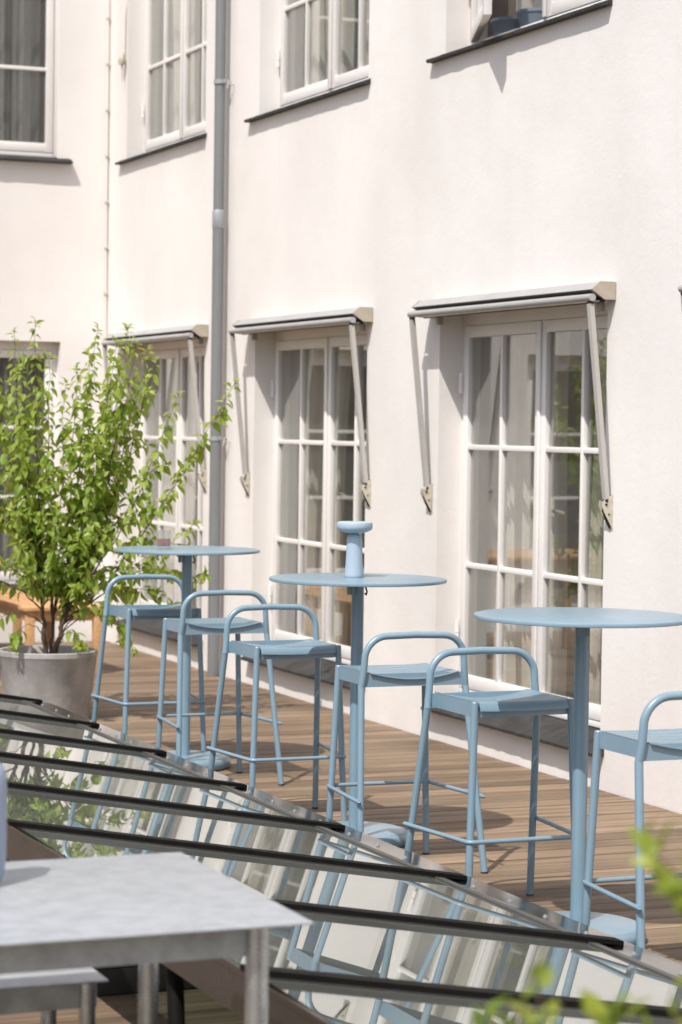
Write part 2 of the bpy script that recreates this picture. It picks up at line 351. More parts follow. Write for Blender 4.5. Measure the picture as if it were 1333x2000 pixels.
def window(parent, tf, u0, u1, z0, z1, d=.125, cols=2, rows=None, open_left=0, hinge_side=True, sill=None, room=1.1, sill_over=.06, handle=True):
    """u0<u1 ; casements meet in the middle; frame, casements and panes are parts of the building"""
    m = MB(tf); f = .034
    m.box(u0, u0 + f, d + .012, d + .10, z0, z1, .003); m.box(u1 - f, u1, d + .012, d + .10, z0, z1, .003)
    m.box(u0 + f, u1 - f, d + .013, d + .099, z1 - f - .03, z1, .003); m.box(u0 + f, u1 - f, d + .005, d + .099, z0, z0 + .032, .003)
    w = m.build('window', M['white'], parent)
    um = (u0 + u1) / 2 - .01
    rz = rows or []
    for side in (0, 1):
        a, b = (u0 + f + .002, um - .002) if side == 0 else (um + .002, u1 - f - .002)
        t = tf
        if side == 1 and open_left: t = comp(tf, rot_about(u1 - f, d, open_left))
        cm, gm = MB(t), MB(t)
        casement(cm, gm, a, b, z0 + .034, z1 - f - .032, d, cols, rz)
        if side == 0: cm.box(um - .012, um + .018, d - .012, d - .0005, z0 + .036, z1 - f - .034, .004)
        cobj = cm.build('casement', M['white'], w); gm.build('pane', M['glass'], w)
        if hinge_side:
            for zz in (z0 + .28, z1 - .42):
                hm = MB(t)
                uu = (a - .006) if side == 0 else (b + .006)
                hm.tube([(uu, d - .012, zz), (uu, d - .012, zz + .11)], .011, 8); hm.tube([(uu, d - .012, zz + .045), (uu, d - .012, zz + .05)], .014, 8)
                hm.build('hinge', M['white'], w)
    if handle:
        hm = MB(tf); hm.tube([(um - .045, d + .052, 1.0 + z0), (um - .045, d + .075, 1.0 + z0), (um - .14, d + .075, .99 + z0)], .009, 8); hm.build('handle', M['bracket'], w)
    if sill:
        sm = MB(tf); a, b, zf = sill
        # sloping slate slab with a slightly broken front edge
        n = 40
        pts = [(a + (b - a) * i / n) for i in range(n + 1)]
        rag = [random.uniform(-.0022, .0022) for _ in pts]; th = [random.uniform(-.003, .003) for _ in pts]
        zb = zf + (d + sill_over) * .36
        rings = []
        for u, r_, t_ in zip(pts, rag, th):
            rings.append([sm.bm.verts.new(q) for q in ((u, -sill_over + r_, zf), (u, -sill_over + r_ * .5, zf + .015 + t_ * .6), (u, d + .02, zb + .024), (u, d + .02, zf))])
        for A, B in zip(rings, rings[1:]):
            for k in range(4): sm.bm.faces.new((A[k], A[(k + 1) % 4], B[(k + 1) % 4], B[k]))
        sm.bm.faces.new(rings[0]); sm.bm.faces.new(rings[-1][::-1])
        sm.build('sill', M['slate'], w, sharp=20)
    if room:
        rm = MB(tf); e = d + .11
        A, B, Z0, Z1 = u0 - .9, u1 + .9, z0 - .15, z1 + .35
        rm.quad((A, e + room, Z0), (B, e + room, Z0), (B, e + room, Z1), (A, e + room, Z1))
        rm.quad((A, e, Z0), (A, e + room, Z0), (A, e + room, Z1), (A, e, Z1)); rm.quad((B, e, Z0), (B, e + room, Z0), (B, e + room, Z1), (B, e, Z1))
        rm.quad((A, e, Z0), (B, e, Z0), (B, e + room, Z0), (A, e + room, Z0)); rm.quad((A, e, Z1), (B, e, Z1), (B, e + room, Z1), (A, e + room, Z1))
        for (p, q, r_, s_) in ((A, u0, Z0, Z1), (u1, B, Z0, Z1), (u0, u1, Z0, z0), (u0, u1, z1, Z1)):
            rm.quad((p, e, r_), (q, e, r_), (q, e, s_), (p, e, s_))
        rm.build('interior', M['interior'], w)
    return w

def curtain(tf, ua, ub, z0, z1, d, label, material='curtain', gather=.0, folds=9, seed=0):
    rnd = random.Random(seed); ph = [rnd.uniform(0, 6.28) for _ in range(4)]
    def fn(i, j):
        # gathered towards ua in the lower part
        w = 1 - gather * (math.sin(min(1, (1 - j) * 1.5) * math.pi / 2))
        u = ua + (ub - ua) * i * w
        a = .028 * math.sin(i * folds * 6.28 + ph[0]) + .012 * math.sin(i * folds * 2.7 * 6.28 + ph[1] + j * 1.5) + .015 * math.sin(i * 9 + j * 4 + ph[2])
        return (u, d + a, z0 + (z1 - z0) * j)
    m = MB(tf); m.grid(fn, folds * 14, 10)
    o = m.build('curtain', M[material], sharp=180)
    return tag(o, label, 'curtain', 'curtains behind the windows')

# --- the long wing with the awnings
wing = thing('building', 'long white plastered building wing with awnings running along the deck', 'building', (WX, 10, 0))
tfR = lambda u, d, z: (d, u - 10, z)             # local to the wing
tfRw = lambda u, d, z: (WX + d, u, z)            # world
PITCHW = 2.822
low = [(9.78 + PITCHW * k, 11.62 + PITCHW * k, .245, 2.25) for k in (-1, 0, 1, 2)]
drop = lambda hs, q: [(a, b, c - q, d) for a, b, c, d in hs]
upp = [(9.82 + PITCHW * k, 11.60 + PITCHW * k, 3.635, 5.95) for k in (0, 1, 2)]
skin = face_with_holes(tfR, -4, WY, -.35, 9.0, drop(low, .088) + drop(upp, .0555), .24).build('wall', M['plaster'], wing, sharp=20)
rowsL = [.928, 1.549]; rowsU = [4.27, 4.82, 5.37]
names_low = ['rightmost awning window', 'window behind the wooden deck and nearest table', 'window behind the portable lamp', 'window beside the grey downpipe']
for k, (a, b, c, d_) in enumerate(low):
    window(wing, tfR, a, b, c, d_, rows=rowsL, sill=(a - .04, b + .04, .155), sill_over=.06)
for k, (a, b, c, d_) in enumerate(upp):
    window(wing, tfR, a, b, c, d_, rows=rowsU, open_left=R_(21) if k == 0 else 0, sill=(a - .035, b + .16, 3.578), sill_over=.042, handle=False)
# curtains: two panels for each visible window
cd_ = .34
for k, nm in ((1, 'nearest full awning window'), (2, 'awning window behind the portable lamp'), (3, 'awning window beside the grey downpipe')):
    a, b, c, d_ = low[k]
    curtain(tfRw, b - .04, b - .80, c + .02, d_ - .02, cd_, f'left sheer curtain behind the {nm}', gather=[0, .05, .1, 0][k], folds=9, seed=k)
    curtain(tfRw, a + .03, a + [0, .30, .42, .5][k], c + .02, d_ - .02, cd_ + .02, f'right sheer curtain behind the {nm}', gather=.25, folds=6, seed=k + 9)
    if k < 3: curtain(tfRw, a + .83, a + [0, .66, .62][k], c + .02, d_ - .02, cd_ + .06, f'narrow middle sheer curtain behind the {nm}', gather=.1, folds=3, seed=k + 31)
for k, nm in ((1, 'upper window with dark slate sill above the second awning'), (2, 'upper window left of the downpipe')):
    a, b, c, d_ = upp[k]
    curtain(tfRw, b - .04, b - .62, c + .02, d_ - .05, cd_, f'left pale curtain behind the {nm}', folds=8, seed=k + 20)
    curtain(tfRw, a + .03, a + .80, c + .02, d_ - .05, cd_ + .03, f'right pale curtain behind the {nm}', folds=8, seed=k + 25)
a, b, c, d_ = upp[0]
curtain(tfRw, b - .04, b - .42, c + .02, d_ - .05, cd_ + .05, 'pale curtain behind the open upper casement', folds=5, seed=41)

# --- the end wing facing down the deck
endw = thing('building', 'white plastered end wing facing the camera behind the potted shrub', 'building', (2, WY, 0))
tfA = lambda u, d, z: (u - 2, d, z); tfAw = lambda u, d, z: (u, WY + d, z)
lowA = [(3.02 + k * 2.9 * -1, 4.935 - k * 2.9, .42, 2.26) for k in (0, 1, 2)]
uppA = [(3.02 - k * 2.9, 4.90 - k * 2.9, 3.64, 5.95) for k in (0, 1)]
face_with_holes(tfA, -8, WX, -.35, 9.0, drop(lowA, .0585) + drop(uppA, .0435), .24).build('wall', M['plaster'], endw, sharp=20)
for (a, b, c, d_) in lowA: window(endw, tfA, a, b, c, d_, d=.09, cols=1, rows=[1.085, 1.611], hinge_side=False, handle=False, sill=(a - .05, b + .05, .36))
for (a, b, c, d_) in uppA: window(endw, tfA, a, b, c, d_, d=.012, cols=1, rows=[4.294, 4.85, 5.4], hinge_side=False, handle=False, sill=(a - .07, b + .10, 3.595), sill_over=.07)
curtain(tfAw, 4.86, 4.0, 3.68, 5.9, .22, 'dark grey curtain behind the upper end wing window', 'curtain_grey', folds=7, seed=51)
curtain(tfAw, 4.88, 3.9, .46, 2.2, .30, 'dark grey curtain behind the lower end wing window', 'curtain_grey', folds=7, seed=52)

# ---------------------------------------------------------------- awnings
def make_awning():
    y0, y1 = 9.70, 11.71; L = y1 - y0
    t = thing('awning', 'x', 'awning', (WX, y0, 2.24), 0, 'retracted awnings over the deck windows')
    # local: x outwards negative, y along wall, z from cassette bottom
    prof = [(-.002, 0), (-.002, .078), (-.08, .078), (-.122, .043), (-.056, 0)]
    m = MB(); m.prism([(x, .008, z) for x, z in prof], (0, L - .016, 0)); m.build('cassette', M['grey_paint'], t)
    for yy in (0, L - .008):
        m = MB(); m.prism([(x * 1.02 - .0015, yy, z * 1.05 - .002) for x, z in prof], (0, .008, 0)); m.build('end_cap', M['cap'], t)
    m = MB(); m.tube([(-.058, .02, -.004), (-.058, L - .02, -.004)], .012, 10); m.prism([(-.1195, .03, .0395), (-.121, .03, .0365), (-.068, .03, .003), (-.062, .03, .006)], (0, L - .06, 0)); m.build('slot_shade', M['gap'], t)  # black strip stands in for the shade on the cassette's underside
    m = MB(); m.tube([(-.128, -.012, .005), (-.128, L + .012, .005)], .0172, 16); fb = m.build('front_bar', M['grey_paint'], t)
    m = MB(); m.box(-.10, -.02, .03, L - .03, -.012, -.004); m.build('fabric_roll', M['cap'], t)
    for s, yy in ((0, .0), (1, L)):
        A = Vector((-.126, yy + (.012 if s == 0 else -.012), -.022)); B = Vector((-.028, yy + (.012 if s == 0 else -.012), -.905))
        dr = (B - A).normalized(); wv = Vector((0, .0155, 0)); tv = dr.cross(Vector((0, 1, 0))).normalized() * .011
        m = MB(); m.prism([A + wv + tv, A - wv + tv, A - wv - tv, A + wv - tv], B - A)
        m.prism([A + wv * .25 + tv * 1.35, A - wv * .25 + tv * 1.35, A - wv * .25 + tv, A + wv * .25 + tv], B - A)
        ar = m.build('arm', M['arm'], t)
        m = MB(); m.tube([A + Vector((0, -.02, .006)), A + Vector((0, .02, .006))], .009, 10); m.build('pivot', M['gap'], ar)
        yc = yy + (.012 if s == 0 else -.012)
        m = MB()
        for o_ in (-.017, .015):
            m.prism([(-.001, yc + o_, -.885), (-.022, yc + o_, -.895), (-.026, yc + o_, -.925), (-.052, yc + o_, -.912), (-.058, yc + o_, -.935), (-.046, yc + o_, -.965), (-.001, yc + o_, -1.045)], (0, .002, 0))
        m.box(-.004, -.001, yc - .017, yc + .017, -1.045, -.885)
        br = m.build('bracket', M['bracket'], t)
        m = MB(); m.tube([(-.036, yc - .021, -.93), (-.036, yc + .021, -.93)], .006, 8); m.tube([(-.022, yc - .021, -.975), (-.022, yc + .021, -.975)], .004, 8)
        m.prism([(-.048, yc - .006, -.958), (-.044, yc - .006, -.945), (-.006, yc - .006, -1.03), (-.010, yc - .006, -1.04)], (0, .010, 0)); m.build('bolt', M['gap'], br)
    for yy in (.12, L - .12):
        m = MB(); m.box(-.03, 0, yy - .012, yy + .012, -.05, 0, .002); m.build('wall_clip', M['grey_paint'], t)
    return t
aw = make_awning()
aw['label'] = 'grey retracted awning over the window behind the nearest round table'
for k, lb in ((-1, 'grey awning cut off by the right edge of the photo'), (1, 'grey retracted awning over the window behind the portable lamp'), (2, 'grey retracted awning partly hidden behind the downpipe')):
    c = copy_tree(aw); c.location.y += PITCHW * k; c['label'] = lb

# ---------------------------------------------------------------- downpipe and cable
t = thing('downpipe', 'grey zinc downpipe running down the white wall to the deck', 'downpipe', (WX - .075, 14.96, 0))
m = MB(); m.tube([(0, 0, .0), (0, 0, 2.99)], .0375, 20, caps=False); m.build('lower_pipe', M['zinc'], t)
m = MB(); m.tube([(0, 0, 2.96), (0, 0, 8.9)], .0345, 20, caps=False); m.build('upper_pipe', M['zinc'], t)
m = MB(); m.lathe([(.0385, 2.93), (.041, 2.935), (.041, 3.035), (.037, 3.05)], seg=24); m.build('sleeve', M['zinc_light'], t)
for z in (1.56, 3.88, 6.2):
    m = MB(); m.lathe([(.037, z - .014), (.0415, z - .014), (.0415, z + .014), (.037, z + .014)], seg=24)
    m.tube([(.035, -.045, z), (.035, -.045, z + .001)], .004, 6); m.box(.035, .075, -.008, .008, z - .008, z + .008, .002); m.box(.005, .022, -.056, -.036, z - .012, z + .012, .002)
    m.build('pipe_bracket', M['zinc_light'], t)
    m = MB(); m.tube([(.03, -.075, z - .02), (.075, -.075, z - .02)], .004, 8); m.tube([(.02, -.085, z - .05), (.03, -.075, z - .02), (.03, -.07, z + .01)], .003, 6); m.build('anchor', M['bracket'], t)
t = thing('cable', 'thin white cable clipped down the corner between the two walls', 'cable', (WX - .02, WY - .02, 0))
m = MB(); m.tube([(0.004 * math.sin(z), 0.003 * math.cos(2 * z), z) for z in [i * .2 for i in range(4, 44)]], .006, 8); m.build('lead', M['cable'], t)
for i in range(11):
    z = 1.6 + i * .345
    m = MB(); m.box(-.012, .012, -.012, .008, z - .012, z + .012, .004); m.build('clip', M['bracket'], t)
t = thing('wall_hook', 'small cream hook with a hanging cord high on the white wall', 'hook', (WX - .002, 17.28, 4.3))
m = MB(); m.tube([(0, 0, .5), (-.012, 0, .35), (-.012, .01, .05), (-.03, .02, 0)], .008, 8); m.build('cord', M['cable'], t)
m = MB(); m.lathe([(0, .0), (.022, .005), (.03, .03), (.02, .07), (.008, .09), (0, .09)], c=(-.032, .0, 0), seg=16); m.tube([(-.03, 0, -.12), (-.03, 0, .01)], [.002, .007], 8); m.build('holder', M['bracket'], t)

# ---------------------------------------------------------------- window pots
for (y, r, lb) in ((11.39, .125, 'blue grey pot on the upper sill next to the open casement'), (11.10, .12, 'blue grey pot on the upper sill against the closed casement')):
    t = thing('plant_pot', lb, 'pot', (WX + .30, y, 3.668))
    m = MB(); m.lathe([(0, 0), (r * .8, 0), (r * .82, .004), (r, .085), (r + .006, .09), (r + .006, .105), (r - .006, .105), (r - .012, .08), (0, .08)], seg=32); m.build('body', M['bluepot'], t)

# ---------------------------------------------------------------- bar stools
def make_stool():
    t = thing('bar_stool', 'x', 'bar stool', (0, 0, 0), 0, 'pale blue steel bar stools')
    zs = .745
    fs, ff, bs, bf = (.178, .166), (.206, .191), (.2095, -.136), (.249, -.244)
    for s in (-1, 1):
        m = MB(); m.tube([(s * ff[0], ff[1], .006), (s * fs[0], fs[1], zs - .0045)], .0128, 18)
        m.lathe([(.0128, 0), (.011, .003), (0, .0036)], c=(s * fs[0], fs[1], zs - .0047), seg=18)
        lg = m.build('leg', M['blue'], t)
        m = MB(); m.tube([(s * ff[0] * 1.0005, ff[1] * 1.0005, 0), (s * ff[0], ff[1], .0065)], .0134, 18); m.build('foot_cap', M['blue_dark'], lg)
        m = MB(); m.tube([(s * bf[0], bf[1], .006), (s * bs[0], bs[1], .69)], .0128, 18); lg = m.build('leg', M['blue'], t)
        m = MB(); m.tube([(s * bf[0], bf[1], 0), (s * bf[0], bf[1], .0065)], .0134, 18); m.build('foot_cap', M['blue_dark'], lg)
    # low backrest loop that continues the back legs
    pts = []; w = .2005; r = .088; top = .879
    kl = Vector((-bs[0], bs[1], .689))
    pts += [kl, Vector((-.2065, -.139, .715)), Vector((-.203, -.141, .745)), Vector((-w, -.142, top - r - .01))]
    for i in range(1, 9):
        a = i / 8 * math.pi / 2; pts.append(Vector((-w + r * (1 - math.cos(a)), -.142 - .004 * i / 8, top - r + r * math.sin(a))))
    half = pts[:]
    pts.append(Vector((0, -.148, top + .003)))
    pts += [Vector((-p.x, p.y, p.z)) for p in half[::-1]]
    m = MB(); m.tube(pts, .0128, 18); m.build('backrest', M['blue'], t)
    # seat frame: flat bars
    m = MB(); h0, h1 = .692, .7405
    def bar(a, b, th=.006):
        a, b = Vector((*a, 0)), Vector((*b, 0)); n_ = (b - a).normalized().cross(Vector((0, 0, 1))) * th / 2
        m.prism([a + n_ + Vector((0, 0, h0)), a - n_ + Vector((0, 0, h0)), b - n_ + Vector((0, 0, h0)), b + n_ + Vector((0, 0, h0))], (0, 0, h1 - h0))
    bar((-.165, .160), (.165, .160)); bar((-.196, -.137), (.196, -.137), .0062)
    for s in (-1, 1):
        bar((s * .197, -.1345), (s * .176, -.1325), .0058); bar((s * .176, -.1365), (s * .1775, .153))
    m.build('seat_frame', M['blue'], t)
    # dished seat sheet: slats with narrow gaps, front lip turned down
    m = MB(); n = 7; y0, y1 = -.150, .181
    def zseat(x, y):
        u = (y - y0) / (y1 - y0); dip = .020 * (1 - u) ** 1.3 + .004
        lip = max(0, (y - .158)) ** 2 * 52
        return .7445 - dip * (1 - min(1, (x / .172) ** 2)) - lip
    gap = .0032; st = (y1 - y0) / n
    for i in range(n):
        a = y0 + i * st + (gap / 2 if i else 0); b = y0 + (i + 1) * st - (gap / 2 if i < n - 1 else 0); nx = 24; ny = 3 if i < n - 1 else 8
        yy = [a + (b - a) * j / ny for j in range(ny + 1)]
        xs = lambda k, y: (-1 + 2 * k / nx) * (.1772 if y < .149 else .1645)
        top = [[m.bm.verts.new((xs(k, y), y, zseat(xs(k, y), y))) for y in yy] for k in range(nx + 1)]
        bot = [[m.bm.verts.new(v.co - Vector((0, 0, .003))) for v in row] for row in top]
        for k in range(nx):
            for j in range(ny):
                m.bm.faces.new((top[k][j], top[k + 1][j], top[k + 1][j + 1], top[k][j + 1])); m.bm.faces.new((bot[k][j], bot[k][j + 1], bot[k + 1][j + 1], bot[k + 1][j]))
            m.bm.faces.new((top[k][0], bot[k][0], bot[k + 1][0], top[k + 1][0])); m.bm.faces.new((top[k][ny], top[k + 1][ny], bot[k + 1][ny], bot[k][ny]))
        for j in range(ny):
            m.bm.faces.new((top[0][j], top[0][j + 1], bot[0][j + 1], bot[0][j])); m.bm.faces.new((top[nx][j], bot[nx][j], bot[nx][j + 1], top[nx][j + 1]))
    m.build('seat', M['blue'], t)
    # U-shaped footrest on the outside of the legs
    z = .283; k = z / zs
    F = Vector((ff[0] + (fs[0] - ff[0]) * k, ff[1] + (fs[1] - ff[1]) * k, z)); B = Vector((bf[0] + (bs[0] - bf[0]) * k, bf[1] + (bs[1] - bf[1]) * k, z))
    o_ = .013
    dirv = (B - F).normalized()
    pr = [F + Vector((.004, o_, 0)) - dirv * .0]
    P = []
    for s in (-1, 1):
        f_ = Vector((F.x + .012, F.y + .012, z)); b_ = B + Vector((.013, 0, 0)) + dirv * .022
        side = [Vector((s * b_.x, b_.y, z)), Vector((s * (f_.x + .001), f_.y - .02, z)), Vector((s * (f_.x - .003), f_.y - .006, z)), Vector((s * (f_.x - .012), f_.y + .001, z)), Vector((s * (f_.x - .028), f_.y + .002, z))]
        P += side if s == -1 else side[::-1]
    m = MB(); m.tube(P, .0078, 14)
    for s in (-1, 1): m.lathe([(.0078, 0), (.006, .003), (0, .004)], c=(s * (B + dirv * .022).x + s * .013, (B + dirv * .022).y, z), seg=8)
    m.build('footrest', M['blue'], t)
    return t
st = make_stool()
SP = [(3.591, 9.395, 180.0, 'blue bar stool behind the lamp table, second from the front with its seat front in shade'),
      (3.629, 8.276, -0.3, 'blue bar stool on the camera side of the table holding the lamp'),
      (3.600, 7.350, 180.5, 'blue bar stool behind the nearest round table, seat half in shadow'),
      (3.686, 10.548, 0.5, 'blue bar stool on the camera side of the table holding the drink'),
      (3.680, 11.431, 179.3, 'farthest blue bar stool, between the concrete planter and the drink table'),
      (3.640, 6.233, 0.3, 'nearest blue bar stool, cut off by the right edge of the photo')]
SP[0] = (3.591, 9.395, 180.0, 'blue bar stool behind the table that holds the lamp')
for i, (x, y, a, lb) in enumerate(SP):
    o = st if i == 0 else copy_tree(st)
    o.location = (x, y, 0); o.rotation_euler.z = R_(a); o['label'] = lb

# ---------------------------------------------------------------- round bar tables
def make_table():
    t = thing('bar_table', 'x', 'bar table', (0, 0, 0), 0, 'round pale blue bar tables')
    m = MB(); m.lathe([(0, 1.037), (.346, 1.037), (.3495, 1.0385), (.35, 1.041), (.35, 1.047), (.349, 1.0493), (.346, 1.05), (0, 1.05)], seg=128); m.build('tabletop', M['blue'], t)
    m = MB(); m.tube([(0, 0, .05), (0, 0, 1.03)], .0243, 28); m.build('post', M['blue'], t)
    m = MB(); m.lathe([(0, .002), (.205, .002), (.215, .006), (.22, .014), (.221, .03), (.218, .042), (.21, .05), (.195, .0545), (.03, .058), (0, .058)], seg=96); m.build('base', M['blue'], t)
    m = MB(); m.box(-.055, .055, -.05, .05, 1.030, 1.0365, .002); m.box(-.042, -.026, -.018, .018, .985, 1.031, .003); m.build('mount', M['blue'], t)
    for x, y in ((-.046, -.03), (.046, -.03), (.046, .03), (-.046, .03)):
        m = MB(); m.tube([(x, y, 1.019), (x, y, 1.031)], .0065, 8); m.build('bolt', M['bar_black'], t)
    m = MB(); m.tube([(.030, -.01, 1.02), (.038, -.012, .995), (.033, -.012, .982), (.028, -.01, .99)], .0035, 8); m.build('latch', M['bar_black'], t)
    return t
tb = make_table()
for i, (x, y, rz, lb) in enumerate([(3.657, 6.879, 1.2, 'nearest round blue bar table with nothing on its top'), (3.669, 8.787, 0.3, 'round blue bar table with the portable lamp on it'), (3.707, 11.009, -.4, 'round blue bar table with a glass of pink drink on it')]):
    o = tb if i == 0 else copy_tree(tb)
    o.location = (x, y, 0); o.rotation_euler.z = rz; o['label'] = lb

# portable lamp and drink
t = thing('table_lamp', 'pale blue mushroom-shaped portable lamp on the middle round table', 'lamp', (3.672, 8.835, 1.0502))
m = MB(); m.lathe([(0, 0), (.0365, 0), (.038, .003), (.0372, .012), (.0345, .045), (.0325, .09), (.0318, .13), (.031, .148), (.0275, .162), (.0205, .171), (.011, .1745), (0, .175)], seg=48); m.build('body', M['lampblue'], t)
m = MB(); m.lathe([(.012, .174), (.030, .1755), (.052, .181), (.066, .188), (.0705, .194), (.0715, .202), (.0712, .212), (.069, .2175), (.064, .2205), (.045, .2215), (0, .222)], seg=64); m.build('shade', M['lampblue'], t)
t = thing('tumbler', 'clear glass tumbler with pink drink on the farthest table', 'glass', (3.595, 11.03, 1.0502))
m = MB(); m.lathe([(0, 0), (.031, 0), (.0335, .003), (.0385, .088), (.0385, .0895), (.0372, .0895), (.0325, .014), (.03, .012), (0, .012)], seg=40); m.build('body', M['tumbler'], t)
m = MB(); m.lathe([(0, .0145), (.0315, .0145), (.0348, .048), (0, .048)], seg=40); tag(m.build('drink', M['pink'], t))

# ---------------------------------------------------------------- skylight
SX0, SX1 = 1.80, 3.283; SL = .167; ZE = .220; GD = .019
sk_y = [12.073 - 1.0245 * i for i in range(10)]
ztop = lambda x: ZE + SL * (SX1 - x)
t = thing('skylight', 'low sloping glass skylight with black glazing bars beside the deck', 'skylight', (2.5, 7.5, 0))
ox, oy = 2.5, 7.5
tS = lambda x, y, z: (x - ox, y - oy, z)
yA, yB = sk_y[-1], sk_y[0]
for i in range(len(sk_y) - 1):
    a, b = sk_y[i + 1], sk_y[i]
    m = MB(tS); x0, x1 = SX0 + .02, 3.196
    m.prism([(x0, a, ztop(x0) - GD), (x1, a, ztop(x1) - GD), (x1, a, ztop(x1) - GD - .006), (x0, a, ztop(x0) - GD - .006)], (0, b - a, 0)); m.build('pane', M['skyglass'], t)
    m = MB(tS)      # drip strip along the low edge of each pane
    for (p, q, e, f_) in ((3.170, 3.200, .0005, .006),):
        m.prism([(p, a + .024, ztop(p) - GD + e), (p, a + .024, ztop(p) - GD + f_), (q, a + .024, ztop(q) - GD + f_), (q, a + .024, ztop(q) - GD + e)], (0, b - a - .048, 0))
    m.build('drip_strip', M['bar_grey'], t)
    m = MB(tS); p, q = 3.2015, 3.213
    m.prism([(p, a + .024, ztop(p) - GD + .0005), (p, a + .024, ztop(p) - GD + .0045), (q, a + .024, ztop(q) - GD + .0045), (q, a + .024, ztop(q) - GD + .0005)], (0, b - a - .048, 0))
    m.build('seal_strip', M['steel'], t)
for y in sk_y:
    m = MB(tS); c = .0005
    x0, x1 = SX0 - .008, SX1
    m.prism([(x0, y - .027, ztop(x0)), (x1, y - .027, ztop(x1)), (x1, y - .027, ztop(x1) - .0135), (x0, y - .027, ztop(x0) - .0135)], (0, .054, 0)); cp = m.build('glazing_cap', M['bar_black'], t)
    m = MB(tS); x1 = 3.212
    m.prism([(x0 + .01, y - .023, ztop(x0 + .01) - .014), (x1, y - .023, ztop(x1) - .014), (x1, y - .023, ztop(x1) - GD - .02), (x0 + .01, y - .023, ztop(x0 + .01) - GD - .02)], (0, .046, 0)); m.build('glazing_bar', M['bar_grey'], t)
# steel flashing along the low side, downturned towards the deck
zf = .206
m = MB(tS); fl = [(3.198, ztop(3.198) - GD - .001), (3.216, ztop(3.216) - GD + .0003), (3.328, zf - .004), (3.331, zf - .012), (3.331, .012)]
ny = 60
pts = [[m.bm.verts.new((x, yA + (yB - yA) * j / ny, z + random.uniform(-.0006, .0006) * (k in (1, 2)))) for j in range(ny + 1)] for k, (x, z) in enumerate(fl)]
for k in range(len(fl) - 1):
    for j in range(ny): m.bm.faces.new((pts[k][j], pts[k + 1][j], pts[k + 1][j + 1], pts[k][j + 1]))
m.build('flashing', M['steel'], t, recalc=False)
sc0 = None
for i in range(len(sk_y) - 1):
    for k in range(4):
        y = sk_y[i] - 1.0245 * (.14 + .24 * k)
        if y < 4.6: continue
        x = 3.255 if k % 2 else 3.25
        if sc0 is None:
            m = MB(); m.lathe([(.0085, 0), (.0085, .0015), (.0055, .002), (.005, .0065), (0, .0075)], seg=12); sc0 = m.build('screw', M['zinc_light'], t); o = sc0
        else:
            o = sc0.copy(); COL.objects.link(o)
        o.location = (x - ox, y - oy, zf - .0042 + (3.328 - x) * ((ztop(3.216) - GD + .0003 - zf + .004) / .112))
# high side flashing and fascia
m = MB(tS); hx = SX0
m.prism([(hx - .006, yA, ztop(hx) - .0115), (hx + .065, yA, ztop(hx + .065) - .026), (hx + .065, yA, ztop(hx + .065) - .031), (hx - .006, yA, ztop(hx) - .0152)], (0, yB - yA, 0)); m.build('ridge_flashing', M['steel'], t)
m = MB(tS); m.box(hx - .004, hx, yA, yB, ztop(hx) - .118, ztop(hx) - .0155); m.box(hx - .007, hx - .0045, yA, yB, ztop(hx) - .026, ztop(hx) - .0155); m.build('fascia', M['fascia'], t)
for y in sk_y[::2]:
    m = MB(tS); m.tube([(hx + .03, y - .48, 0), (hx + .05, y - .36, ztop(hx) - .05)], .021, 14); m.build('support_post', M['bar_black'], t)
m = MB(tS)
for i in range(4): m.box(hx + .01, [2.455, 2.455, 2.455, 2.36][i], 6.62, 6.645, .004 + i * .078, .079 + i * .078, .002)
m.build('partition', M['darkwood'], t)
m = MB(tS); m.box(2.46, 2.52, yA, yB, -.38, ztop(2.5) - GD - .03); m.build('kerb', M['bar_black'], t)
for y in (yA - .03, yB + .001):
    m = MB(tS); m.prism([(SX0 + .001, y, .0), (SX0 + .001, y, ztop(SX0) - .03), (3.30, y, ztop(3.3) - .06), (3.32, y, 0)], (0, .028, 0)); m.build('end_panel', M['bronze'], t)

# ---------------------------------------------------------------- foreground galvanised table and bench
def steel_table(name, label, cat, loc, wx, wy, h, ap, inset, leg_r):
    t = thing(name, label, cat, loc)
    m = MB(); m.box(-wx, 0, 0, wy, h - .005, h, .0015); m.build('tabletop' if cat == 'table' else 'seat', M['galv'], t)
    i2 = inset - .01
    for (x0, x1, y0, y1) in ((-wx + i2 + .004, -i2 - .004, i2 - .004, i2), (-wx + i2 + .004, -i2 - .004, wy - i2, wy - i2 + .004), (-i2 - .004, -i2, i2, wy - i2), (-wx + i2, -wx + i2 + .004, i2, wy - i2)):
        m = MB(); m.box(x0, x1, y0, y1, h - ap, h - .0055); m.build('apron', M['galv_side'], t)
    for x in (-wx + inset + leg_r, -inset - leg_r + .006):
        for y in (inset - leg_r * .6, wy - inset + leg_r * .6):
            m = MB(); m.tube([(x, y, 0), (x, y, h - .006)], leg_r, 20); m.build('leg', M['galv_leg'], t)
    return t
steel_table('metal_table', 'blurred galvanised steel table in the left foreground', 'table', (1.62, 4.065, 0), 1.7, .765, .74, .067, .072, .0215)
steel_table('metal_bench', 'low galvanised bench standing behind the foreground table', 'bench', (1.476, 4.868, 0), 1.4, .34, .47, .06, .03, .018)
t = thing('carafe', 'lilac blue carafe on the foreground table, cut by the left edge', 'carafe', (1.128, 4.60, .7403))
m = MB(); m.lathe([(0, 0), (.034, 0), (.044, .006), (.050, .022), (.0535, .06), (.054, .12), (.054, .19), (.0525, .215), (.047, .232), (.038, .240), (.034, .243), (.034, .262), (.030, .262), (.030, .24), (0, .24)], seg=48); m.build('body', M['lilac'], t)
m = MB(); m.lathe([(0, .263), (.032, .263), (.034, .266), (.034, .285), (.03, .289), (0, .29)], seg=40); m.build('stopper', M['lilac'], t)

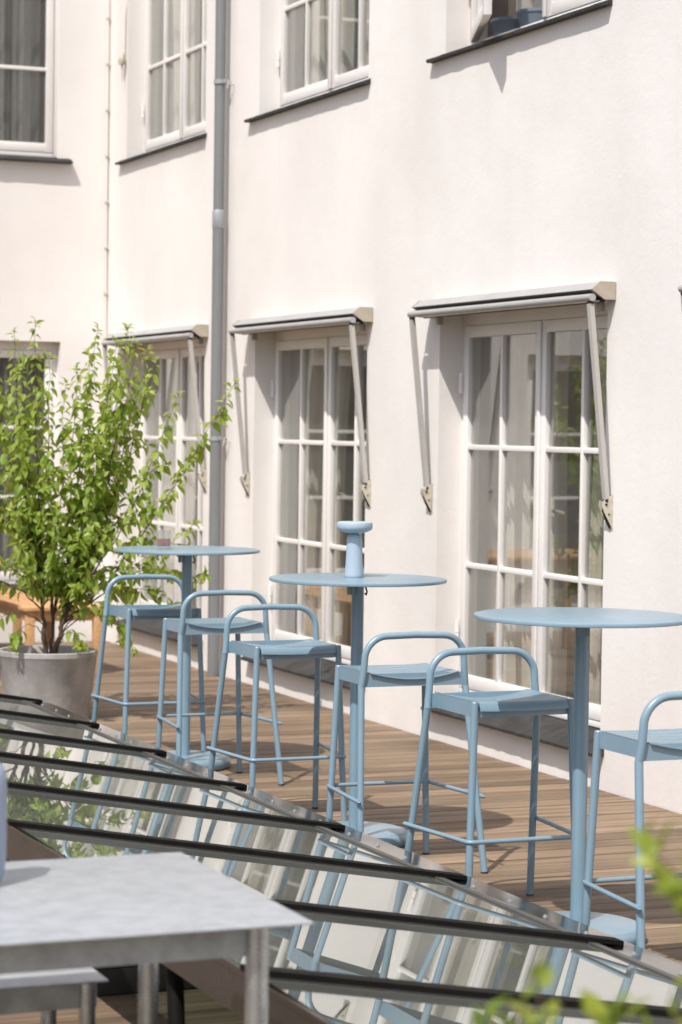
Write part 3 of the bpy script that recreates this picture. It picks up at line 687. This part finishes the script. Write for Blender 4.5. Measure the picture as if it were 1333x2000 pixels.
# ---------------------------------------------------------------- shrubs
def leaf(bm, base, d, nrm, L, wd, curl=.25):
    d = d.normalized(); s = d.cross(nrm).normalized(); n = s.cross(d).normalized()
    prof = [(0, .0), (.12, .45), (.35, 1.0), (.6, .86), (.82, .45), (1, 0)]
    rows = []
    for u, w in prof:
        c = base + d * (L * u) - n * (curl * L * u * u)
        if w == 0: rows.append([bm.verts.new(c)])
        else:
            e = n * (.22 * w * wd)
            rows.append([bm.verts.new(c - s * w * wd / 2 + e), bm.verts.new(c), bm.verts.new(c + s * w * wd / 2 + e)])
    for A, B in zip(rows, rows[1:]):
        if len(A) == 1: bm.faces.new((A[0], B[0], B[1])); bm.faces.new((A[0], B[1], B[2]))
        elif len(B) == 1: bm.faces.new((A[0], A[1], B[0])); bm.faces.new((A[1], A[2], B[0]))
        else: bm.faces.new((A[0], A[1], B[1], B[0])); bm.faces.new((A[1], A[2], B[2], B[1]))

def bez(a, b, c, n):
    return [a * (1 - u) ** 2 + b * 2 * u * (1 - u) + c * u * u for u in [i / n for i in range(n + 1)]]

def shrub(name, label, loc, stems, rnd, group=None, tw=1.0, leafmat='leaf', dens=1.0, droop=-.75, lsize=.058):
    """stems: (base, ctrl, tip) in local metres ; returns the thing"""
    t = thing(name, label, 'shrub', loc, 0, group)
    bark = MB(); tw_ = bark; fol = MB()
    def dress(pts, size, start, sparse=1.0):
        acc = 0; tot = sum((b - a).length for a, b in zip(pts, pts[1:])); run = 0; phase = rnd.uniform(0, 3)
        step = .0325 * sparse / dens * (1.2 - .72 * min(1, run / tot) ** 1.5)
        for a, b in zip(pts, pts[1:]):
            seg = (b - a).length; dr = (b - a).normalized()
            while acc < seg:
                p = a + dr * acc; f = (run + acc) / tot
                if f > start:
                    phase += math.pi / 2 + rnd.uniform(-.4, .4)
                    sz = size * (.8 + .35 * math.sin(min(1, f * 1.05) * math.pi) + .15 * f) * rnd.uniform(.7, 1.25)
                    if f > .95: sz *= .8
                    for k in (0, 1):
                        if rnd.random() < .1: continue
                        an = phase + math.pi * k; ss = dr.orthogonal().normalized(); q = dr.cross(ss)
                        o = (ss * math.cos(an) + q * math.sin(an))
                        dl = (o * .75 + dr * .35 + Vector((0, 0, droop + (.8 if f > .97 else 0))) + Vector((rnd.uniform(-.35, .35), rnd.uniform(-.35, .35), rnd.uniform(-.3, .3)))).normalized()
                        nr = (Vector((0, 0, 1)) * .6 + o * .55 + Vector((rnd.uniform(-.5, .5), rnd.uniform(-.5, .5), rnd.uniform(-.2, .4)))).normalized()
                        leaf(fol.bm, p + o * .006, dl, nr, sz, sz * rnd.uniform(.46, .6), rnd.uniform(.1, .5))
                acc += step * rnd.uniform(.7, 1.4)
            acc -= seg; run += seg
        e, dr = pts[-1], (pts[-1] - pts[-2]).normalized()
        for k in range(5 if droop < 0 else 1):      # closing tuft
            an = k * 1.26 + phase; ss = dr.orthogonal().normalized(); o = ss * math.cos(an) + dr.cross(ss) * math.sin(an)
            leaf(fol.bm, e - dr * .012 * k, (o * .8 + dr * .5 + Vector((0, 0, .45 - .3 * k))).normalized(), (dr + o * .3).normalized(), size * rnd.uniform(.55, .9), size * .42, .35)
    for (a, b, c, r0, sparse, start) in stems:
        pts = bez(a, b, c, 16)
        pts = [p + Vector((rnd.uniform(-1, 1), rnd.uniform(-1, 1), rnd.uniform(-.5, .5))) * .010 * min(1, i / 3) for i, p in enumerate(pts)]
        n = len(pts); bark.tube(pts, [max(.0013, r0 * (1 - .9 * i / (n - 1))) for i in range(n)], 7)
        dress(pts, lsize, start, sparse)
        L = (c - a).length
        ntw = int(L * 4.6 / sparse * tw)
        for k in range(ntw):
            f = start + (1 - start) * (k + rnd.random()) / max(1, ntw) * .88; i = min(n - 2, int(f * (n - 1))); p = pts[i].lerp(pts[i + 1], f * (n - 1) - i)
            dr = (pts[i + 1] - pts[i]).normalized(); an = rnd.uniform(0, 6.28); o = (dr.orthogonal().normalized() * math.cos(an) + dr.cross(dr.orthogonal().normalized()) * math.sin(an))
            ln = rnd.uniform(.08, .22) * (1.1 - .6 * f)
            e = p + (o * .75 + dr * .65 + Vector((0, 0, .15))) * ln
            tp = bez(p, p.lerp(e, .5) + Vector((0, 0, .02)), e, 4); tw_.tube(tp, [.0028, .0024, .002, .0016, .001], 5)
            dress(tp, .062, .2, 1.0)
    bark.build('branches', M['bark'], t); fol.build('foliage', M[leafmat], t, sharp=180, recalc=False)
    return t

PX = 351.0
def px(x, y, dep):    # photograph-like right/up offsets from the pot centre, turned into metres once
    v = Rv * ((x - 95) / PX) + Vector((Fv.x, Fv.y, 0)).normalized() * dep
    return Vector((v.x, v.y, .33 + (1262 - y) / PX))
rnd = random.Random(11)
tips = [(20, 622, 0), (66, 604, -.1), (88, 665, .1), (168, 660, .1), (188, 612, -.05), (246, 613, 0), (264, 640, -.12), (298, 672, .05), (120, 720, .1), (208, 668, .12), (228, 640, -.18), (282, 650, .15), (150, 690, -.1), (40, 690, -.05),
        (-25, 660, .1), (-60, 760, -.1), (-90, 900, .1), (45, 790, -.25), (105, 820, -.3), (205, 770, -.25), (235, 800, .3), (5, 720, .25)]
stems = []
trunks = [[px(90, 1266, 0), px(84, 1150, .02), px(78, 1010, .05)], [px(104, 1266, .01), px(128, 1190, -.03), px(158, 1030, -.05)], [px(96, 1266, .03), px(104, 1170, .10), px(112, 1060, .16)]]
for tr, r0 in zip(trunks, (.017, .019, .012)): stems.append((*tr, r0, 3, .97))
def on_trunk(k, u): return bez(*trunks[k], 20)[int(u * 20)]
for i, (x, y, d) in enumerate(tips):
    k = 0 if x < 75 else 1 if x > 140 else 2
    b_ = on_trunk(k, rnd.uniform(.25, .98)); v = px(x, y, d)
    c = b_.lerp(v, rnd.uniform(.35, .5)) + Rv * ((x - 110) / PX * .16) + Vector((0, 0, rnd.uniform(-.12, .02)))
    stems.append((b_, c, v, rnd.uniform(.0055, .0085), .86, rnd.uniform(.04, .16)))
for (x, y, d, cx, cy, sp, r0, k, u, st_) in [(347, 742, -.1, 235, 1060, .9, .006, 1, .62, .3), (457, 716, -.15, 250, 1100, .8, .0075, 1, .42, .34), (388, 985, -.2, 230, 1120, .95, .005, 1, .45, .35), (395, 1108, -.1, 300, 1030, 1.0, .004, 1, .5, .4),
        (350, 1160, .1, 240, 1070, .95, .004, 1, .4, .35), (330, 1045, .15, 220, 1080, 1.0, .004, 1, .55, .3), (268, 1245, -.15, 220, 1100, 1.0, .004, 1, .3, .45), (230, 1160, -.2, 180, 1110, 1.0, .004, 1, .3, .35),
        (-60, 1120, 0, 10, 1080, 1.0, .005, 0, .4, .3), (-30, 1225, -.2, 20, 1130, 1.1, .004, 0, .3, .4), (40, 1235, -.3, 60, 1150, 1.2, .003, 0, .2, .55), (170, 1228, -.3, 150, 1160, 1.1, .003, 1, .12, .5),
        (30, 980, -.35, 70, 1090, .9, .005, 0, .6, .15), (215, 1000, -.3, 160, 1110, .9, .005, 1, .5, .15), (300, 880, .05, 200, 1040, .9, .006, 1, .8, .15), (-70, 1000, -.2, 20, 1090, .9, .005, 0, .6, .15),
        (275, 1030, -.3, 190, 1110, 1.0, .004, 1, .5, .25), (130, 960, -.35, 110, 1080, .9, .005, 2, .6, .15), (60, 1080, -.3, 80, 1120, 1.0, .004, 0, .5, .25), (160, 1080, .3, 120, 1120, 1.0, .004, 2, .5, .25), (20, 1090, .2, 60, 1120, 1.0, .004, 0, .55, .2)]:
    stems.append((on_trunk(k, u), px(cx, cy, d * .6), px(x, y, d), r0, sp, st_))
POT = (3.575, 13.02, 0)
shrub('shrub', 'tall bright green leafy shrub growing in the round concrete planter', POT, stems, rnd)
t = thing('planter', 'round weathered grey concrete planter holding the leafy shrub', 'planter', POT)
m = MB(); m.lathe([(0, 0), (.225, 0), (.232, .006), (.272, .355), (.276, .36), (.277, .385), (.273, .388), (.258, .388), (.254, .383), (.248, .30), (0, .30)], seg=64); m.build('body', M['concrete'], t)
m = MB(); m.lathe([(0, .334), (.08, .336), (.16, .331), (.2505, .327)], seg=40); m.build('soil', M['soil'], t)

# near shrub at the lower right
rnd = random.Random(5); st2 = []
def near(x, y, D):
    d = Fv + (x - 666.5) / 4722 * R2 - (y - 1000) / 4722 * U2
    return Vector((0, 0, CAM_H)) + d * D
NB = Vector((1.16, 2.12, 0))
for (x, y, D) in [(1038, 1900, 2.45), (1005, 1945, 2.4), (1072, 1965, 2.42), (968, 1985, 2.45), (1203, 1935, 2.4), (1185, 1985, 2.45), (1232, 1990, 2.4), (1325, 1915, 2.4), (1272, 1645, 2.4), (1318, 1715, 2.35), (1345, 1770, 2.4), (1300, 1665, 2.5)]:
    tip = near(x, y + 14, D) - NB; side = y < 1800
    a = Vector((rnd.uniform(-.05, .05), rnd.uniform(-.05, .05), .42)) + (Rv * .28 if side else Vector((0, 0, 0)))
    c = tip + Rv * .11 - Vector((0, 0, .10)) if side else Vector((tip.x * .9, tip.y * .9, .42 + (tip.z - .42) * .55))
    st2.append((a, c, tip, .0035, 1.0, .82 if side else .87))
shrub('shrub', 'out of focus bright green shrub in the lower right foreground', NB, st2, rnd, tw=0, droop=.7, lsize=.047, leafmat='leaf_near')
t = thing('planter', 'dark planter under the out of focus foreground shrub', 'planter', NB)
m = MB(); m.lathe([(0, 0), (.15, 0), (.155, .005), (.19, .44), (.19, .45), (.175, .45), (.17, .40), (0, .40)], seg=48); m.build('body', M['bronze'], t)
m = MB(); m.lathe([(0, .42), (.1, .424), (.172, .415)], seg=32); m.build('soil', M['soil'], t)

# ---------------------------------------------------------------- wooden furniture at the end wall
def wood_bench(label, loc, wx, wy, h, cat='bench', name='wooden_bench', group=None):
    t = thing(name, label, cat, loc, 0, group)
    m = MB(); n = max(2, int(wx / .1)); s = wx / n
    for i in range(n): m.box(i * s + .003, (i + 1) * s - .003, 0, wy, h - .028, h, .004)
    m.build('seat' if cat == 'bench' else 'tabletop', M['oak'], t)
    for (x0, x1, y0, y1) in ((.03, wx - .03, .03, .052), (.03, wx - .03, wy - .052, wy - .03), (.03, .052, .053, wy - .053), (wx - .052, wx - .03, .053, wy - .053)):
        m = MB(); m.box(x0, x1, y0, y1, h - .095, h - .029, .002); m.build('rail', M['oak'], t)
    for x in (.02, wx - .075):
        for y in (.02, wy - .075):
            m = MB(); m.box(x, x + .055, y, y + .055, 0, h - .0285, .003); m.build('leg', M['oak'], t)
    return t
wood_bench('wooden bench nearest the concrete planter, behind the shrub', (4.03, 15.25, 0), .55, 1.25, .45, group='wooden benches by the end wall')
wood_bench('wooden bench farther back against the white end wall', (3.98, 16.62, 0), .42, .8, .45, group='wooden benches by the end wall')
wood_bench('higher wooden table behind the shrub at the left edge', (2.35, 15.3, 0), 1.55, 1.0, .75, cat='table', name='wooden_table')
